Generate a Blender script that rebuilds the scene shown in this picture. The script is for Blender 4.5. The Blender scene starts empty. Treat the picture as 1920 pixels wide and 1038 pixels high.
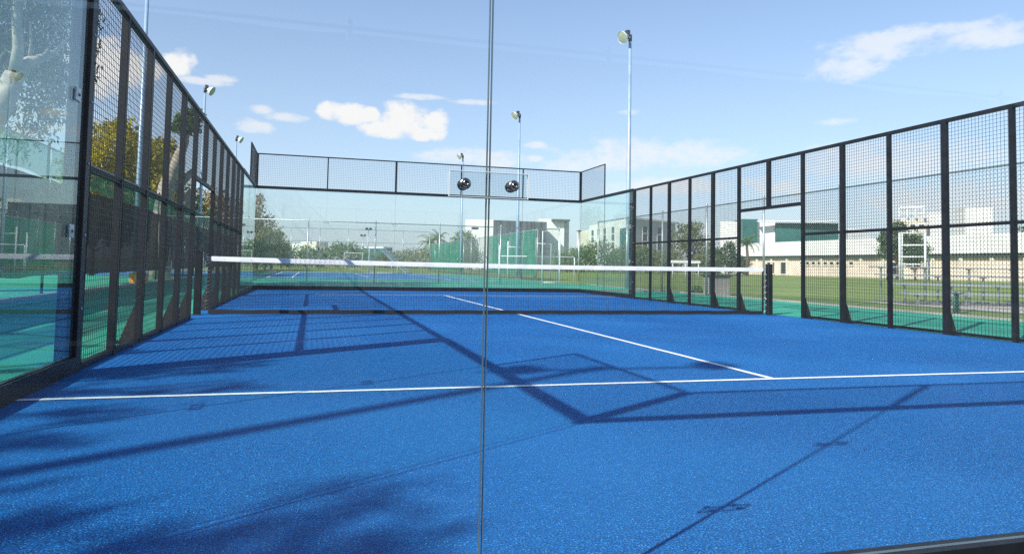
import bpy, math, random
import numpy as np
from mathutils import Vector, Matrix, Quaternion
random.seed(7)
S = bpy.context.scene
COL = S.collection
V = Vector

# ------------------------------------------------------------------ camera (solved from the court's own dimensions)
F, CY, CX0, CY0, CZ0 = 1328.58, 429.46, -3.40, -1.647, 0.819
YAW, PIT, ROL = 0.2738, 0.0516, 0.0195
_f = V((math.sin(YAW)*math.cos(PIT), math.cos(YAW)*math.cos(PIT), math.sin(PIT)))
_r0 = V((math.cos(YAW), -math.sin(YAW), 0)); _u0 = _r0.cross(_f)
_r = math.cos(ROL)*_r0 + math.sin(ROL)*_u0
_u = -math.sin(ROL)*_r0 + math.cos(ROL)*_u0
CAM = V((CX0, CY0, CZ0))
def ray(px, py): return _f + _r*((px-960)/F) + _u*((CY-py)/F)
def far(px, dist, z=0.0):
    """ground spot in the direction of a column, at a distance"""
    d = ray(px, 495); h = V((d.x, d.y)).normalized()
    return V((CAM.x+h.x*dist, CAM.y+h.y*dist, z))
def hgt(px, py, dist):
    d = ray(px, py); return CAM.z + d.z/math.hypot(d.x, d.y)*dist
def ondist(px, py, dist):
    d = ray(px, py); k = dist/math.hypot(d.x, d.y); return CAM + d*k

cam = bpy.data.cameras.new('camera'); co = bpy.data.objects.new('camera', cam); COL.objects.link(co)
M3 = Matrix((_r, _u, -_f)).transposed()
co.matrix_world = Matrix.Translation(CAM) @ M3.to_4x4()
cam.sensor_width = 36; cam.sensor_fit = 'HORIZONTAL'; cam.lens = F/1920*36
cam.shift_y = -(519-CY)/1920
cam.clip_start = 0.05; cam.clip_end = 6000
S.camera = co

# ------------------------------------------------------------------ materials
MATS = {}
def newmat(name):
    m = bpy.data.materials.new(name); m.use_nodes = True
    nt = m.node_tree; b = nt.nodes['Principled BSDF']; MATS[name] = m
    return m, nt, b
def tex(nt, kind, scale, coord='Object', detail=4, **kw):
    tc = nt.nodes.new('ShaderNodeTexCoord'); t = nt.nodes.new('ShaderNodeTex'+kind)
    t.inputs['Scale'].default_value = scale
    if kind == 'Noise': t.inputs['Detail'].default_value = detail
    nt.links.new(tc.outputs[coord], t.inputs['Vector'])
    return t
def ramp(nt, src, stops):
    r = nt.nodes.new('ShaderNodeValToRGB'); e = r.color_ramp.elements
    while len(e) < len(stops): e.new(0.5)
    for k, (p, c) in enumerate(stops):
        e[k].position = p; e[k].color = (*c, 1) if len(c) == 3 else c
    nt.links.new(src, r.inputs['Fac']); return r
def mixc(nt, fac, a, b, mode='MIX'):
    n = nt.nodes.new('ShaderNodeMix'); n.data_type = 'RGBA'; n.blend_type = mode
    for s, v in ((n.inputs[0], fac), (n.inputs[6], a), (n.inputs[7], b)):
        if hasattr(v, 'is_linked'): nt.links.new(v, s)
        elif isinstance(v, tuple): s.default_value = (*v, 1)
        else: s.default_value = v
    return n.outputs[2]
def bump(nt, b, src, strength, dist):
    n = nt.nodes.new('ShaderNodeBump'); n.inputs['Strength'].default_value = strength
    n.inputs['Distance'].default_value = dist
    nt.links.new(src, n.inputs['Height']); nt.links.new(n.outputs[0], b.inputs['Normal'])
def plain(name, c, rough=.6, metal=0., var=.25, scale=3., spec=.5, bmp=0.):
    """colour with a little patchy wear"""
    m, nt, b = newmat(name)
    n = tex(nt, 'Noise', scale, detail=6)
    lo = tuple(x*(1-var) for x in c); hi = tuple(min(1, x*(1+var)) for x in c)
    r = ramp(nt, n.outputs['Fac'], [(.3, lo), (.7, hi)])
    nt.links.new(r.outputs[0], b.inputs['Base Color'])
    b.inputs['Roughness'].default_value = rough; b.inputs['Metallic'].default_value = metal
    b.inputs['Specular IOR Level'].default_value = spec
    if bmp: bump(nt, b, n.outputs['Fac'], .4, bmp)
    return m

# artificial turf: blue fibres, pale silica sand grains
m, nt, b = newmat('blue_turf')
fib = tex(nt, 'Noise', 145, detail=6); clump = tex(nt, 'Noise', 30, detail=3); big = tex(nt, 'Noise', .9, detail=6); drift = tex(nt, 'Noise', .35, detail=7)
r1 = ramp(nt, fib.outputs['Fac'], [(.35, (.0005, .012, .085)), (.47, (.0015, .060, .285)), (.58, (.005, .128, .47)), (.68, (.04, .38, .88))])
r2 = ramp(nt, clump.outputs['Fac'], [(.3, (.62, .68, .74)), (.7, (1.3, 1.24, 1.16))])
c1 = mixc(nt, 1., r1.outputs[0], r2.outputs[0], 'MULTIPLY')
r3 = ramp(nt, big.outputs['Fac'], [(.3, (.82, .87, .92)), (.7, (1.18, 1.13, 1.07))])
c2 = mixc(nt, 1., c1, r3.outputs[0], 'MULTIPLY')
rd = ramp(nt, drift.outputs['Fac'], [(.46, (0, 0, 0)), (.72, (.55, .55, .55))])   # thin drifts of silica sand between the fibres
c2 = mixc(nt, rd.outputs[0], c2, (.02, .17, .50))
gr = tex(nt, 'Voronoi', 100)
rg = ramp(nt, gr.outputs['Distance'], [(.14, (1, 1, 1)), (.32, (0, 0, 0))])
wn = ramp(nt, gr.outputs['Color'], [(.66, (0, 0, 0)), (.74, (1, 1, 1))])
sep = nt.nodes.new('ShaderNodeMath'); sep.operation = 'MULTIPLY'
nt.links.new(rg.outputs[0], sep.inputs[0]); nt.links.new(wn.outputs[0], sep.inputs[1])
c3 = mixc(nt, sep.outputs[0], c2, (.13, .46, .92))
nt.links.new(c3, b.inputs['Base Color'])
b.inputs['Roughness'].default_value = .7; b.inputs['Specular IOR Level'].default_value = .08
b.inputs['Sheen Weight'].default_value = .2; b.inputs['Sheen Roughness'].default_value = .3; b.inputs['Sheen Tint'].default_value = (.18, .7, 1, 1)
bump(nt, b, fib.outputs['Fac'], .8, .010)

def ground(name, stops, scale, rough=.85, fine=60, bmp=.004, streak=None):
    m, nt, b = newmat(name)
    n = tex(nt, 'Noise', scale, detail=8); f = tex(nt, 'Noise', fine, detail=4)
    a = ramp(nt, n.outputs['Fac'], stops)
    g = ramp(nt, f.outputs['Fac'], [(.3, (.75, .75, .75)), (.7, (1.2, 1.2, 1.2))])
    c = mixc(nt, 1., a.outputs[0], g.outputs[0], 'MULTIPLY')
    nt.links.new(c, b.inputs['Base Color']); b.inputs['Roughness'].default_value = rough
    b.inputs['Specular IOR Level'].default_value = .25
    bump(nt, b, f.outputs['Fac'], .5, bmp)
    return m
ground('green_hardcourt', [(.3, (.022, .26, .165)), (.55, (.04, .34, .225)), (.75, (.08, .38, .27))], .6, .7, 90, .001)
ground('blue_hardcourt', [(.3, (.02, .16, .36)), (.7, (.035, .21, .44))], .5, .75, 90, .001)
ground('grass', [(.25, (.115, .19, .03)), (.5, (.19, .26, .058)), (.75, (.26, .30, .085))], .22, .9, 9, .03)
ground('dry_grass', [(.25, (.13, .17, .045)), (.5, (.22, .22, .08)), (.8, (.30, .25, .12))], .3, .9, 9, .03)
ground('concrete', [(.3, (.34, .31, .27)), (.7, (.48, .45, .40))], 1.2, .85, 40, .002)
ground('unseen_dark_ground', [(.3, (.035, .036, .038)), (.7, (.055, .056, .06))], 1.0, .9, 60, .002)
plain('white_line', (.78, .80, .82), .75, var=.12, scale=25, bmp=.003)
plain('black_steel', (.012, .014, .018), .5, spec=.3, metal= .0, var=.45, scale=9)
plain('black_wire', (.012, .014, .017), .5, .0, var=.2)
plain('rusty_plate', (.030, .023, .023), .6, .0, var=.5, scale=30)
plain('galvanised', (.46, .49, .50), .42, .75, var=.2, scale=12)
plain('white_steel', (.74, .76, .76), .45, var=.12, scale=6)
plain('pale_blue_steel', (.30, .42, .56), .4, .2, var=.18, scale=2)
plain('lamp_shell', (.72, .72, .70), .45, .1, var=.12, scale=8)
plain('lamp_glass', (.42, .45, .34), .2, .0, var=.15, scale=10)
plain('dark_metal', (.05, .055, .06), .45, .4, var=.3)
plain('chrome', (.34, .30, .28), .24, 1., var=.15, scale=90)
plain('dark_rubber', (.02, .02, .022), .7)
plain('net_cord', (.012, .014, .018), .7)
plain('green_mesh_paint', (.06, .20, .14), .5, var=.2)
plain('white_wall', (.80, .79, .76), .8, var=.06, scale=.25)
plain('cream_wall', (.72, .66, .55), .85, var=.12, scale=.4)
plain('beige_wall', (.72, .60, .49), .85, var=.14, scale=.5)
plain('grey_wall', (.52, .55, .56), .8, var=.1, scale=.3)
plain('slate_cladding', (.085, .095, .105), .55, var=.2, scale=.4)
plain('teal_cladding', (.02, .115, .10), .5, var=.2, scale=.6)
plain('window_glass', (.03, .07, .075), .12, var=.4, scale=.5)
plain('dark_opening', (.02, .025, .03), .6)
plain('dark_trim', (.06, .085, .075), .6)
plain('orange_plastic', (.80, .36, .07), .5, var=.2, scale=8)
plain('aluminium', (.60, .62, .63), .35, .7, var=.15, scale=5)
plain('pale_bark', (.42, .36, .29), .85, var=.35, scale=5, bmp=.03)
plain('brown_bark', (.14, .10, .07), .9, var=.4, scale=7, bmp=.03)
plain('mesh_net', (.75, .77, .78), .7)

def leafmat(name, dark, mid, light, trans=.25):
    m, nt, b = newmat(name)
    g = nt.nodes.new('ShaderNodeNewGeometry')
    r = ramp(nt, g.outputs['Random Per Island'], [(.0, dark), (.5, mid), (1., light)])
    nt.links.new(r.outputs[0], b.inputs['Base Color'])
    b.inputs['Roughness'].default_value = .55; b.inputs['Specular IOR Level'].default_value = .35
    t = nt.nodes.new('ShaderNodeBsdfTranslucent'); nt.links.new(r.outputs[0], t.inputs['Color'])
    mx = nt.nodes.new('ShaderNodeMixShader'); mx.inputs[0].default_value = trans
    nt.links.new(b.outputs[0], mx.inputs[1]); nt.links.new(t.outputs[0], mx.inputs[2])
    nt.links.new(mx.outputs[0], nt.nodes['Material Output'].inputs['Surface'])
leafmat('leaf_eucalyptus', (.035, .07, .035), (.09, .14, .065), (.24, .28, .14))
leafmat('leaf_yellow', (.26, .23, .03), (.46, .39, .05), (.62, .53, .09), .4)
leafmat('leaf_autumn', (.14, .10, .03), (.28, .20, .07), (.40, .30, .12), .35)
leafmat('leaf_green', (.075, .14, .04), (.14, .235, .075), (.23, .33, .12), .4)
leafmat('leaf_dark', (.03, .075, .025), (.065, .125, .04), (.13, .19, .07), .3)
leafmat('leaf_olive', (.13, .16, .055), (.235, .27, .10), (.36, .37, .16), .4)

def glassmat(name, tint, dust_haze=0., k=1.0):
    """clear pane: straight-through light with a faint tint, mirror reflection by angle (Schlick)"""
    m = bpy.data.materials.new(name); m.use_nodes = True; nt = m.node_tree; MATS[name] = m
    nt.nodes.remove(nt.nodes['Principled BSDF'])
    g = nt.nodes.new('ShaderNodeNewGeometry'); d = nt.nodes.new('ShaderNodeVectorMath'); d.operation = 'DOT_PRODUCT'
    nt.links.new(g.outputs['Normal'], d.inputs[0]); nt.links.new(g.outputs['Incoming'], d.inputs[1])
    def mth(op, a, b=None):
        n = nt.nodes.new('ShaderNodeMath'); n.operation = op
        for i, v in enumerate((a, b)):
            if v is None: continue
            if hasattr(v, 'is_linked'): nt.links.new(v, n.inputs[i])
            else: n.inputs[i].default_value = v
        return n.outputs[0]
    c = mth('ABSOLUTE', d.outputs['Value']); c = mth('SUBTRACT', 1.0, c); c = mth('POWER', c, 5.0)
    c = mth('MULTIPLY_ADD', c, .96*k); c.node.inputs[2].default_value = .04*k
    t = nt.nodes.new('ShaderNodeBsdfTransparent'); t.inputs[0].default_value = (*tint, 1)
    gl = nt.nodes.new('ShaderNodeBsdfGlossy'); gl.inputs['Roughness'].default_value = 0.0
    gl.inputs['Color'].default_value = (.95, 1, .98, 1)
    mx = nt.nodes.new('ShaderNodeMixShader'); nt.links.new(c, mx.inputs[0])
    nt.links.new(t.outputs[0], mx.inputs[1]); nt.links.new(gl.outputs[0], mx.inputs[2])
    df = nt.nodes.new('ShaderNodeBsdfDiffuse'); df.inputs[0].default_value = (.78, .82, .80, 1)      # dust and smears; on the far wall a pale film painted as haze
    n = tex(nt, 'Noise', 1.6, detail=9); sc_ = tex(nt, 'Noise', 7, detail=6)
    f = mth('MULTIPLY', mth('MULTIPLY', n.outputs['Fac'], sc_.outputs['Fac']), 4*dust_haze)
    m2_ = nt.nodes.new('ShaderNodeMixShader'); nt.links.new(f, m2_.inputs[0]); nt.links.new(mx.outputs[0], m2_.inputs[1]); nt.links.new(df.outputs[0], m2_.inputs[2])
    nt.links.new(m2_.outputs[0], nt.nodes['Material Output'].inputs['Surface'])
    return m
glassmat('clear_glass', (.985, .995, .992), dust_haze=.004, k=.6)
glassmat('green_glass', (.925, .962, .95), dust_haze=.045)  # heavier pale film stands in for the milky haze behind this wall
glassmat('side_glass', (.90, .97, .945), dust_haze=.012)
glassmat('acrylic', (.945, .97, .975), k=1.2)
plain('glass_edge', (.09, .135, .155), .25)
plain('acrylic_edge', (.80, .84, .85), .3)

def fabricmat(name, c, hole, tl_fac):
    """woven windscreen: threads with tiny gaps"""
    m, nt, b = newmat(name)
    n = tex(nt, 'Noise', 1.4, detail=6)
    r = ramp(nt, n.outputs['Fac'], [(.3, tuple(x*.75 for x in c)), (.7, tuple(x*1.2 for x in c))])
    nt.links.new(r.outputs[0], b.inputs['Base Color']); b.inputs['Roughness'].default_value = .85
    b.inputs['Specular IOR Level'].default_value = .15
    tl = nt.nodes.new('ShaderNodeBsdfTranslucent'); nt.links.new(r.outputs[0], tl.inputs[0])
    tr = nt.nodes.new('ShaderNodeBsdfTransparent')
    a = nt.nodes.new('ShaderNodeMixShader'); a.inputs[0].default_value = tl_fac
    nt.links.new(b.outputs[0], a.inputs[1]); nt.links.new(tl.outputs[0], a.inputs[2])
    q = nt.nodes.new('ShaderNodeMixShader'); q.inputs[0].default_value = hole
    nt.links.new(a.outputs[0], q.inputs[1]); nt.links.new(tr.outputs[0], q.inputs[2])
    nt.links.new(q.outputs[0], nt.nodes['Material Output'].inputs['Surface'])
fabricmat('charcoal_fabric', (.030, .034, .040), .04, .18)
fabricmat('green_fabric', (.02, .32, .19), .22, .35)
fabricmat('sheer_green_fabric', (.02, .24, .16), .38, .35)
fabricmat('black_fabric', (.012, .013, .015), .0, .03)

# net tape: white vinyl with worn faint reddish print
m, nt, b = newmat('net_tape_vinyl')
tc = nt.nodes.new('ShaderNodeTexCoord'); mp = nt.nodes.new('ShaderNodeMapping'); mp.inputs['Scale'].default_value = (9, 1, 40)
nz = nt.nodes.new('ShaderNodeTexNoise'); nz.inputs['Scale'].default_value = 1.0; nz.inputs['Detail'].default_value = 5
nt.links.new(tc.outputs['Object'], mp.inputs[0]); nt.links.new(mp.outputs[0], nz.inputs['Vector'])
r = ramp(nt, nz.outputs['Fac'], [(.54, (.88, .88, .87)), (.70, (.80, .62, .61))])
nt.links.new(r.outputs[0], b.inputs['Base Color']); b.inputs['Roughness'].default_value = .55

# ------------------------------------------------------------------ mesh builder
class MB:
    def __init__(s): s.v = []; s.f = []; s.mi = []; s.smooth = []
    def add(s, vs, fs, mi=0, sm=False):
        o = len(s.v); s.v += [tuple(p) for p in vs]; s.f += [tuple(i+o for i in q) for q in fs]
        s.mi += [mi]*len(fs); s.smooth += [sm]*len(fs); return s
    def box(s, a, c, mi=0):
        x0, y0, z0 = a; x1, y1, z1 = c
        return s.add([(x0,y0,z0),(x1,y0,z0),(x1,y1,z0),(x0,y1,z0),(x0,y0,z1),(x1,y0,z1),(x1,y1,z1),(x0,y1,z1)],
            [(0,3,2,1),(4,5,6,7),(0,1,5,4),(1,2,6,5),(2,3,7,6),(3,0,4,7)], mi)
    def bar(s, p, q, w, h=None, caps=True, mi=0, up=None):
        p, q = V(p), V(q); h = h or w; d = (q-p).normalized()
        up = V(up) if up else (V((0,0,1)) if abs(d.z) < .95 else V((0,1,0)))
        x = d.cross(up).normalized()*w/2; y = x.cross(d).normalized()*h/2
        vs = [p-x-y, p+x-y, p+x+y, p-x+y, q-x-y, q+x-y, q+x+y, q-x+y]
        fs = [(0,1,5,4),(1,2,6,5),(2,3,7,6),(3,0,4,7)]
        if caps: fs += [(3,2,1,0),(4,5,6,7)]
        return s.add(vs, fs, mi)
    def rbox(s, a, c, r=.004, mi=0):
        """box with chamfered vertical edges (tube steel)"""
        x0, y0, z0 = a; x1, y1, z1 = c; r = min(r, (x1-x0)/3, (y1-y0)/3)
        o = [(x0+r,y0),(x1-r,y0),(x1,y0+r),(x1,y1-r),(x1-r,y1),(x0+r,y1),(x0,y1-r),(x0,y0+r)]
        vs = [(*p, z0) for p in o]+[(*p, z1) for p in o]
        fs = [(i, (i+1) % 8, (i+1) % 8+8, i+8) for i in range(8)]+[tuple(range(7, -1, -1)), tuple(range(8, 16))]
        return s.add(vs, fs, mi)
    def tube(s, pts, rs, n=8, caps=True, mi=0):
        pts = [V(p) for p in pts]; vs = []; fs = []; x = None
        if not hasattr(rs, '__len__'): rs = [rs]*len(pts)
        for k, p in enumerate(pts):
            d = (pts[min(k+1, len(pts)-1)]-pts[max(k-1, 0)]).normalized()
            if x is None: x = d.orthogonal().normalized()
            x = (x-d*x.dot(d)).normalized(); y = d.cross(x)
            vs += [p+(x*math.cos(2*math.pi*i/n)+y*math.sin(2*math.pi*i/n))*rs[k] for i in range(n)]
        for k in range(len(pts)-1):
            fs += [(k*n+i, k*n+(i+1) % n, (k+1)*n+(i+1) % n, (k+1)*n+i) for i in range(n)]
        s.add(vs, fs, mi, True)
        if caps:
            o = len(s.v)-len(vs)
            s.f += [tuple(o+i for i in range(n-1, -1, -1)), tuple(o+len(vs)-n+i for i in range(n))]
            s.mi += [mi, mi]; s.smooth += [False, False]
        return s
    def lathe(s, c, axis, prof, n=20, mi=0):
        """prof: (distance along axis, radius)"""
        c = V(c); d = V(axis).normalized(); x = d.orthogonal().normalized(); y = d.cross(x); vs = []; fs = []
        for t, r in prof:
            vs += [c+d*t+(x*math.cos(2*math.pi*i/n)+y*math.sin(2*math.pi*i/n))*r for i in range(n)]
        for k in range(len(prof)-1):
            fs += [(k*n+i, k*n+(i+1) % n, (k+1)*n+(i+1) % n, (k+1)*n+i) for i in range(n)]
        return s.add(vs, fs, mi, True)
    def poly(s, base, up):
        n = len(base); up = V(up); b = [V(p) for p in base]
        return s.add(b+[p+up for p in b], [tuple(range(n-1, -1, -1)), tuple(range(n, 2*n))]+[(i, (i+1) % n, (i+1) % n+n, i+n) for i in range(n)])
    def build(s, name, mats, parent=None):
        me = bpy.data.meshes.new(name)
        off = parent.matrix_basis.translation if parent and parent.type == 'EMPTY' else V((0,0,0))
        if parent and parent.type != 'EMPTY': off = V(parent.get('_o', (0,0,0)))
        me.from_pydata([(p[0]-off.x, p[1]-off.y, p[2]-off.z) for p in s.v], [], s.f)
        for mm in (mats if isinstance(mats, (list, tuple)) else [mats]): me.materials.append(MATS[mm])
        me.polygons.foreach_set('material_index', s.mi); me.polygons.foreach_set('use_smooth', s.smooth)
        me.update()
        o = bpy.data.objects.new(name, me); COL.objects.link(o)
        if parent: o.parent = parent; o['_o'] = tuple(off)
        return o

def tag(o, label=None, cat=None, group=None, kind=None):
    for k, v in (('label', label), ('category', cat), ('group', group), ('kind', kind)):
        if v: o[k] = v
    return o
def thing(name, loc, label, cat, group=None):
    e = bpy.data.objects.new(name, None); COL.objects.link(e); e.location = loc; e.empty_display_size = .2
    return tag(e, label, cat, group)
def struct(name, mb, mat):
    return tag(mb.build(name, mat), kind='structure')

# ------------------------------------------------------------------ court dimensions
YN, YF, XL, XR = -.145, 19.88, -5.02, 4.95
H3, H4 = 2.935, 3.92
def fy(i): return 10+(i-10)*.979
SY = 3.036
FX_R, FX_L, FY_B = 8.8, -9.2, 29.4

# ------------------------------------------------------------------ ground
def sheet(name, x0, y0, x1, y1, z, mat, th=None):
    mb = MB()
    if th: mb.box((x0, y0, z-th), (x1, y1, z))
    else: mb.add([(x0,y0,z),(x1,y0,z),(x1,y1,z),(x0,y1,z)], [(0,1,2,3)])
    return struct(name, mb, mat)
sheet('ground', -2500, -2500, 2500, 2500, -.016, 'dry_grass')
sheet('grass_field', 9.0, -30, 220, 190, -.012, 'grass')
sheet('grass_field', -90, 60, 8.9, 120, -.012, 'grass')
sheet('path', -9.3, -9, 9.0, -.26, -.006, 'unseen_dark_ground')  # unseen dark strip, added to dim what the near glass mirrors
sheet('hardcourt', -9.3, -.26, 9.0, 60, -.008, 'green_hardcourt')
sheet('hardcourt', -40, 33, -9.4, 60, -.008, 'green_hardcourt')
sheet('hardcourt', -24, -10, -9.32, 33, -.008, 'green_hardcourt')
sheet('tennis_court', -6.0, 35.5, 5.6, 57, -.004, 'blue_hardcourt')
sheet('tennis_court', -24, 35.5, -8.6, 57, -.004, 'blue_hardcourt')
for a in ((-5.6,36,-5.52,56.5), (-4.4,36,-4.32,56.5), (3.9,36,3.98,56.5), (5.1,36,5.18,56.5), (-4.4,40.7,3.98,40.8), (-5.6,36,5.18,36.12), (-.25,40.8,-.17,53),
          (-12,36,-11.92,56.5), (-10,36,-9.92,56.5), (-20,40.7,-10,40.8)):
    sheet('court_line', a[0], a[1], a[2], a[3], .001, 'white_line')
sheet('court_turf', XL-.06, YN-.07, XR+.06, YF+.07, .0, 'blue_turf', .007)
def line(x0, y0, x1, y1):
    mb = MB(); n = 60; random.seed(int(x0*10+y0*7+50))
    L = V((x1-x0, y1-y0)); d = L.normalized(); nn = V((-d.y, d.x)); vs = []
    for k in range(n+1):
        p = V((x0, y0))+L*(k/n); j = random.uniform(-.0022, .0022)
        a = p-nn*(.029+random.uniform(-.0015, .0015))+nn*j; c = p+nn*(.029+random.uniform(-.0015, .0015))+nn*j
        vs += [(a.x, a.y, .004), (c.x, c.y, .004)]
    mb.add(vs, [(2*k, 2*k+2, 2*k+3, 2*k+1) for k in range(n)])
    struct('court_line', mb, 'white_line')
line(XL+.03, SY, XR-.02, SY); line(XL+.03, 20-SY, XR-.02, 20-SY); line(0, SY+.026, 0, 20-SY-.026)
# kerbs and strips
sheet('kerb', 8.95, -9, 9.25, 29.2, .03, 'concrete', .06)
sheet('kerb', -5.6, 21.3, 8.2, 21.75, .02, 'concrete', .04)
sheet('kerb', -8.85, 4, -8.60, 32, .04, 'concrete', .06)
sheet('path', 9.25, -9, 9.75, 27, -.006, 'concrete')
sheet('kerb', -24, 57.2, 8, 57.5, .03, 'concrete', .05)
sheet('path', 11.5, 9.2, 26, 15.0, -.004, 'concrete')

# ------------------------------------------------------------------ glass walls
GT = .012
def pane(root, axis, fix, a0, a1, z0, z1, mat):
    """glass pane with darker polished edges"""
    mb = MB(); e = .0010; h = GT/2
    def bx(s0, s1, y0, y1, mi, t=h):
        if axis == 'x': mb.box((s0, fix-t, y0), (s1, fix+t, y1), mi)
        else: mb.box((fix-t, s0, y0), (fix+t, s1, y1), mi)
    bx(a0+e, a1-e, z0+e, z1-e, 0)
    bx(a0, a0+e, z0, z1, 1); bx(a1-e, a1, z0, z1, 1); bx(a0+e, a1-e, z0, z0+e, 1); bx(a0+e, a1-e, z1-e, z1, 1)
    return mb.build('glass_pane', [mat, 'glass_edge'], root)
def wire_panel(root, axis, fix, a0, a1, z0, z1, step=.05, r=.0034):
    mb = MB()
    nv = max(2, round((a1-a0)/step)); nh = max(2, round((z1-z0)/step))
    P = (lambda a, z, o: (a, fix+o, z)) if axis == 'x' else (lambda a, z, o: (fix+o, a, z))
    for k in range(nv+1):
        a = a0+(a1-a0)*k/nv; mb.bar(P(a, z0, 0), P(a, z1, 0), r, caps=False)
    for k in range(nh+1):
        z = z0+(z1-z0)*k/nh; mb.bar(P(a0, z, r), P(a1, z, r), r, caps=False)
    return mb.build('mesh_panel', 'black_wire', root)
def fitting(root, axis, fix, a, z, inward):
    """clear clamp plate across a seam with two domed steel studs"""
    s = inward; t0 = GT/2+.001
    def P(u, v, w): return (a+u, fix+s*w, z+v) if axis == 'x' else (fix+s*w, a+u, z+v)
    mb = MB(); w2, h2, th, e = .0885, .028, .008, .0012
    for (u0, u1, v0, v1, mi) in ((-w2+e, w2-e, -h2+e, h2-e, 0), (-w2, -w2+e, -h2, h2, 1), (w2-e, w2, -h2, h2, 1), (-w2+e, w2-e, -h2, -h2+e, 1), (-w2+e, w2-e, h2-e, h2, 1)):
        p, q = P(u0, v0, t0), P(u1, v1, t0+th)
        mb.box(tuple(map(min, p, q)), tuple(map(max, p, q)), mi)
    pl = mb.build('clamp_plate', ['acrylic', 'acrylic_edge'], root)
    for u in (-.054, .054):
        sb = MB(); d = V(P(0, 0, 1))-V(P(0, 0, 0))
        sb.lathe(P(u, 0, t0+th), d, [(0, 0), (0, .0126), (.004, .0123), (.0055, .0110), (.006, .0092), (.010, .0088), (.014, .0066), (.0155, .0048), (.0140, .0040), (.0140, 0)], 24)
        sb.lathe(P(u, 0, -GT/2-.001), -d, [(0, 0), (0, .0126), (.005, .0122), (.011, .009), (.013, 0)], 24)
        sb.build('stud', 'chrome', pl)

def rail_box(mb, axis, fix, a0, a1, z0, z1, t):
    if axis == 'x': mb.box((a0, fix-t, z0), (a1, fix+t, z1))
    else: mb.box((fix-t, a0, z0), (fix+t, a1, z1))
def back_wall(fix, label, mat, inward, base_h, group=None):
    root = thing('glass_wall', (0, fix, 0), label, 'glass wall', group)
    seams = [XL+.02, XL+2-.015, XL+4-.01, XR-4+.03, XR-2+.03, XR-.02]
    for k in range(5): pane(root, 'x', fix, seams[k]+.0028, seams[k+1]-.0028, base_h, H3-.035, mat)
    mb = MB(); rail_box(mb, 'x', fix, XL-.0, XR+.0, 0.001, base_h, .03); mb.build('base_rail', 'black_steel', root)
    mb = MB(); rail_box(mb, 'x', fix, XL-.04, XR+.04, H3-.035, H3+.045, .03); mb.build('top_rail', 'black_steel', root)
    mb = MB(); rail_box(mb, 'x', fix, XL-.02, XR+.02, H4-.03, H4, .016); mb.build('screen_rail', 'black_steel', root)
    for k, sx in enumerate(seams):
        w = .03 if k in (0, 2, 5) else .018
        mb = MB(); mb.rbox((sx-w, fix-.02, H3+.046), (sx+w, fix+.02, H4-.031)); mb.build('screen_post', 'black_steel', root)
    for k in range(5):
        wire_panel(root, 'x', fix-.024*inward, seams[k], seams[k+1], H3+.05, H4-.03)
    for sx in seams[1:5]:
        for z in (.993, 1.98): fitting(root, 'x', fix, sx, z, -inward)
    return root
back_wall(YN, 'clear glass wall with a studded clamp plate across its seam, right before the camera', 'clear_glass', 1, .117)
back_wall(YF, 'pale green glass end wall at the far side of the blue court, mesh screen on top', 'green_glass', -1, .12)

def side_wall(x, y0, y1, step_end, label, inward):
    """4 m of side glass; step_end = the end (y0 or y1) that carries the raised corner mesh"""
    root = thing('glass_wall', (x, (y0+y1)/2, 0), label, 'glass wall'); ym = (y0+y1)/2
    mat = 'side_glass'
    a0 = y0+.03; a1 = y1-.03
    pane(root, 'y', x, a0, ym-.004, .12, H3-.035, mat); pane(root, 'y', x, ym+.004, a1, .12, H3-.035, mat)
    mb = MB(); rail_box(mb, 'y', x, y0+.031, y1, 0.001, .115, .032); mb.build('base_rail', 'black_steel', root)
    mb = MB(); rail_box(mb, 'y', x, y0+.031, y1, H3-.033, H3+.043, .028); mb.build('top_rail', 'black_steel', root)
    s0, s1 = (y0+.03, ym) if step_end == y0 else (ym, y1-.03)
    mb = MB(); rail_box(mb, 'y', x, s0, s1, H4-.028, H4-.002, .014); mb.build('screen_rail', 'black_steel', root)
    for yy in (s0+.016, s1-.016):
        mb = MB(); mb.rbox((x-.016, yy-.016, H3+.044), (x+.016, yy+.016, H4-.029)); mb.build('screen_post', 'black_steel', root)
    wire_panel(root, 'y', x+.02*inward, s0, s1, H3+.05, H4-.03)
    for yy in (ym,):
        for z in (1.0, 1.95): fitting(root, 'y', x, yy, z, -inward)
    # clamps that grip the last pane on its steel post
    ye = y1-.20 if step_end == y0 else y0+.20
    for z in (1.0, 1.95):
        mb = MB(); mb.box((x-.018, ye-.05, z-.045), (x-.0075, ye+.05, z+.045)); mb.box((x+.0075, ye-.05, z-.045), (x+.018, ye+.05, z+.045))
        cl = mb.build('clamp', 'galvanised', root)
        sb = MB()
        for k in (1, -1): sb.lathe((x+k*.018, ye+.01, z), (k, 0, 0), [(0, .012), (.006, .011), (.010, .006), (.011, 0)], 14)
        sb.build('bolt', 'chrome', cl)
    return root
side_wall(XL, YN, fy(4)-.05, YN, 'side glass wall nearest the camera on the left, mirroring the net', 1)
side_wall(XL, fy(16)+.05, YF, YF, 'far left corner side glass with a narrow raised mesh screen', 1)
side_wall(XR, fy(16)+.05, YF, YF, 'far right corner side glass joining the black fence post', -1)
side_wall(XR, YN, fy(4)-.05, YN, 'side glass wall nearest the camera on the right', -1)

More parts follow.
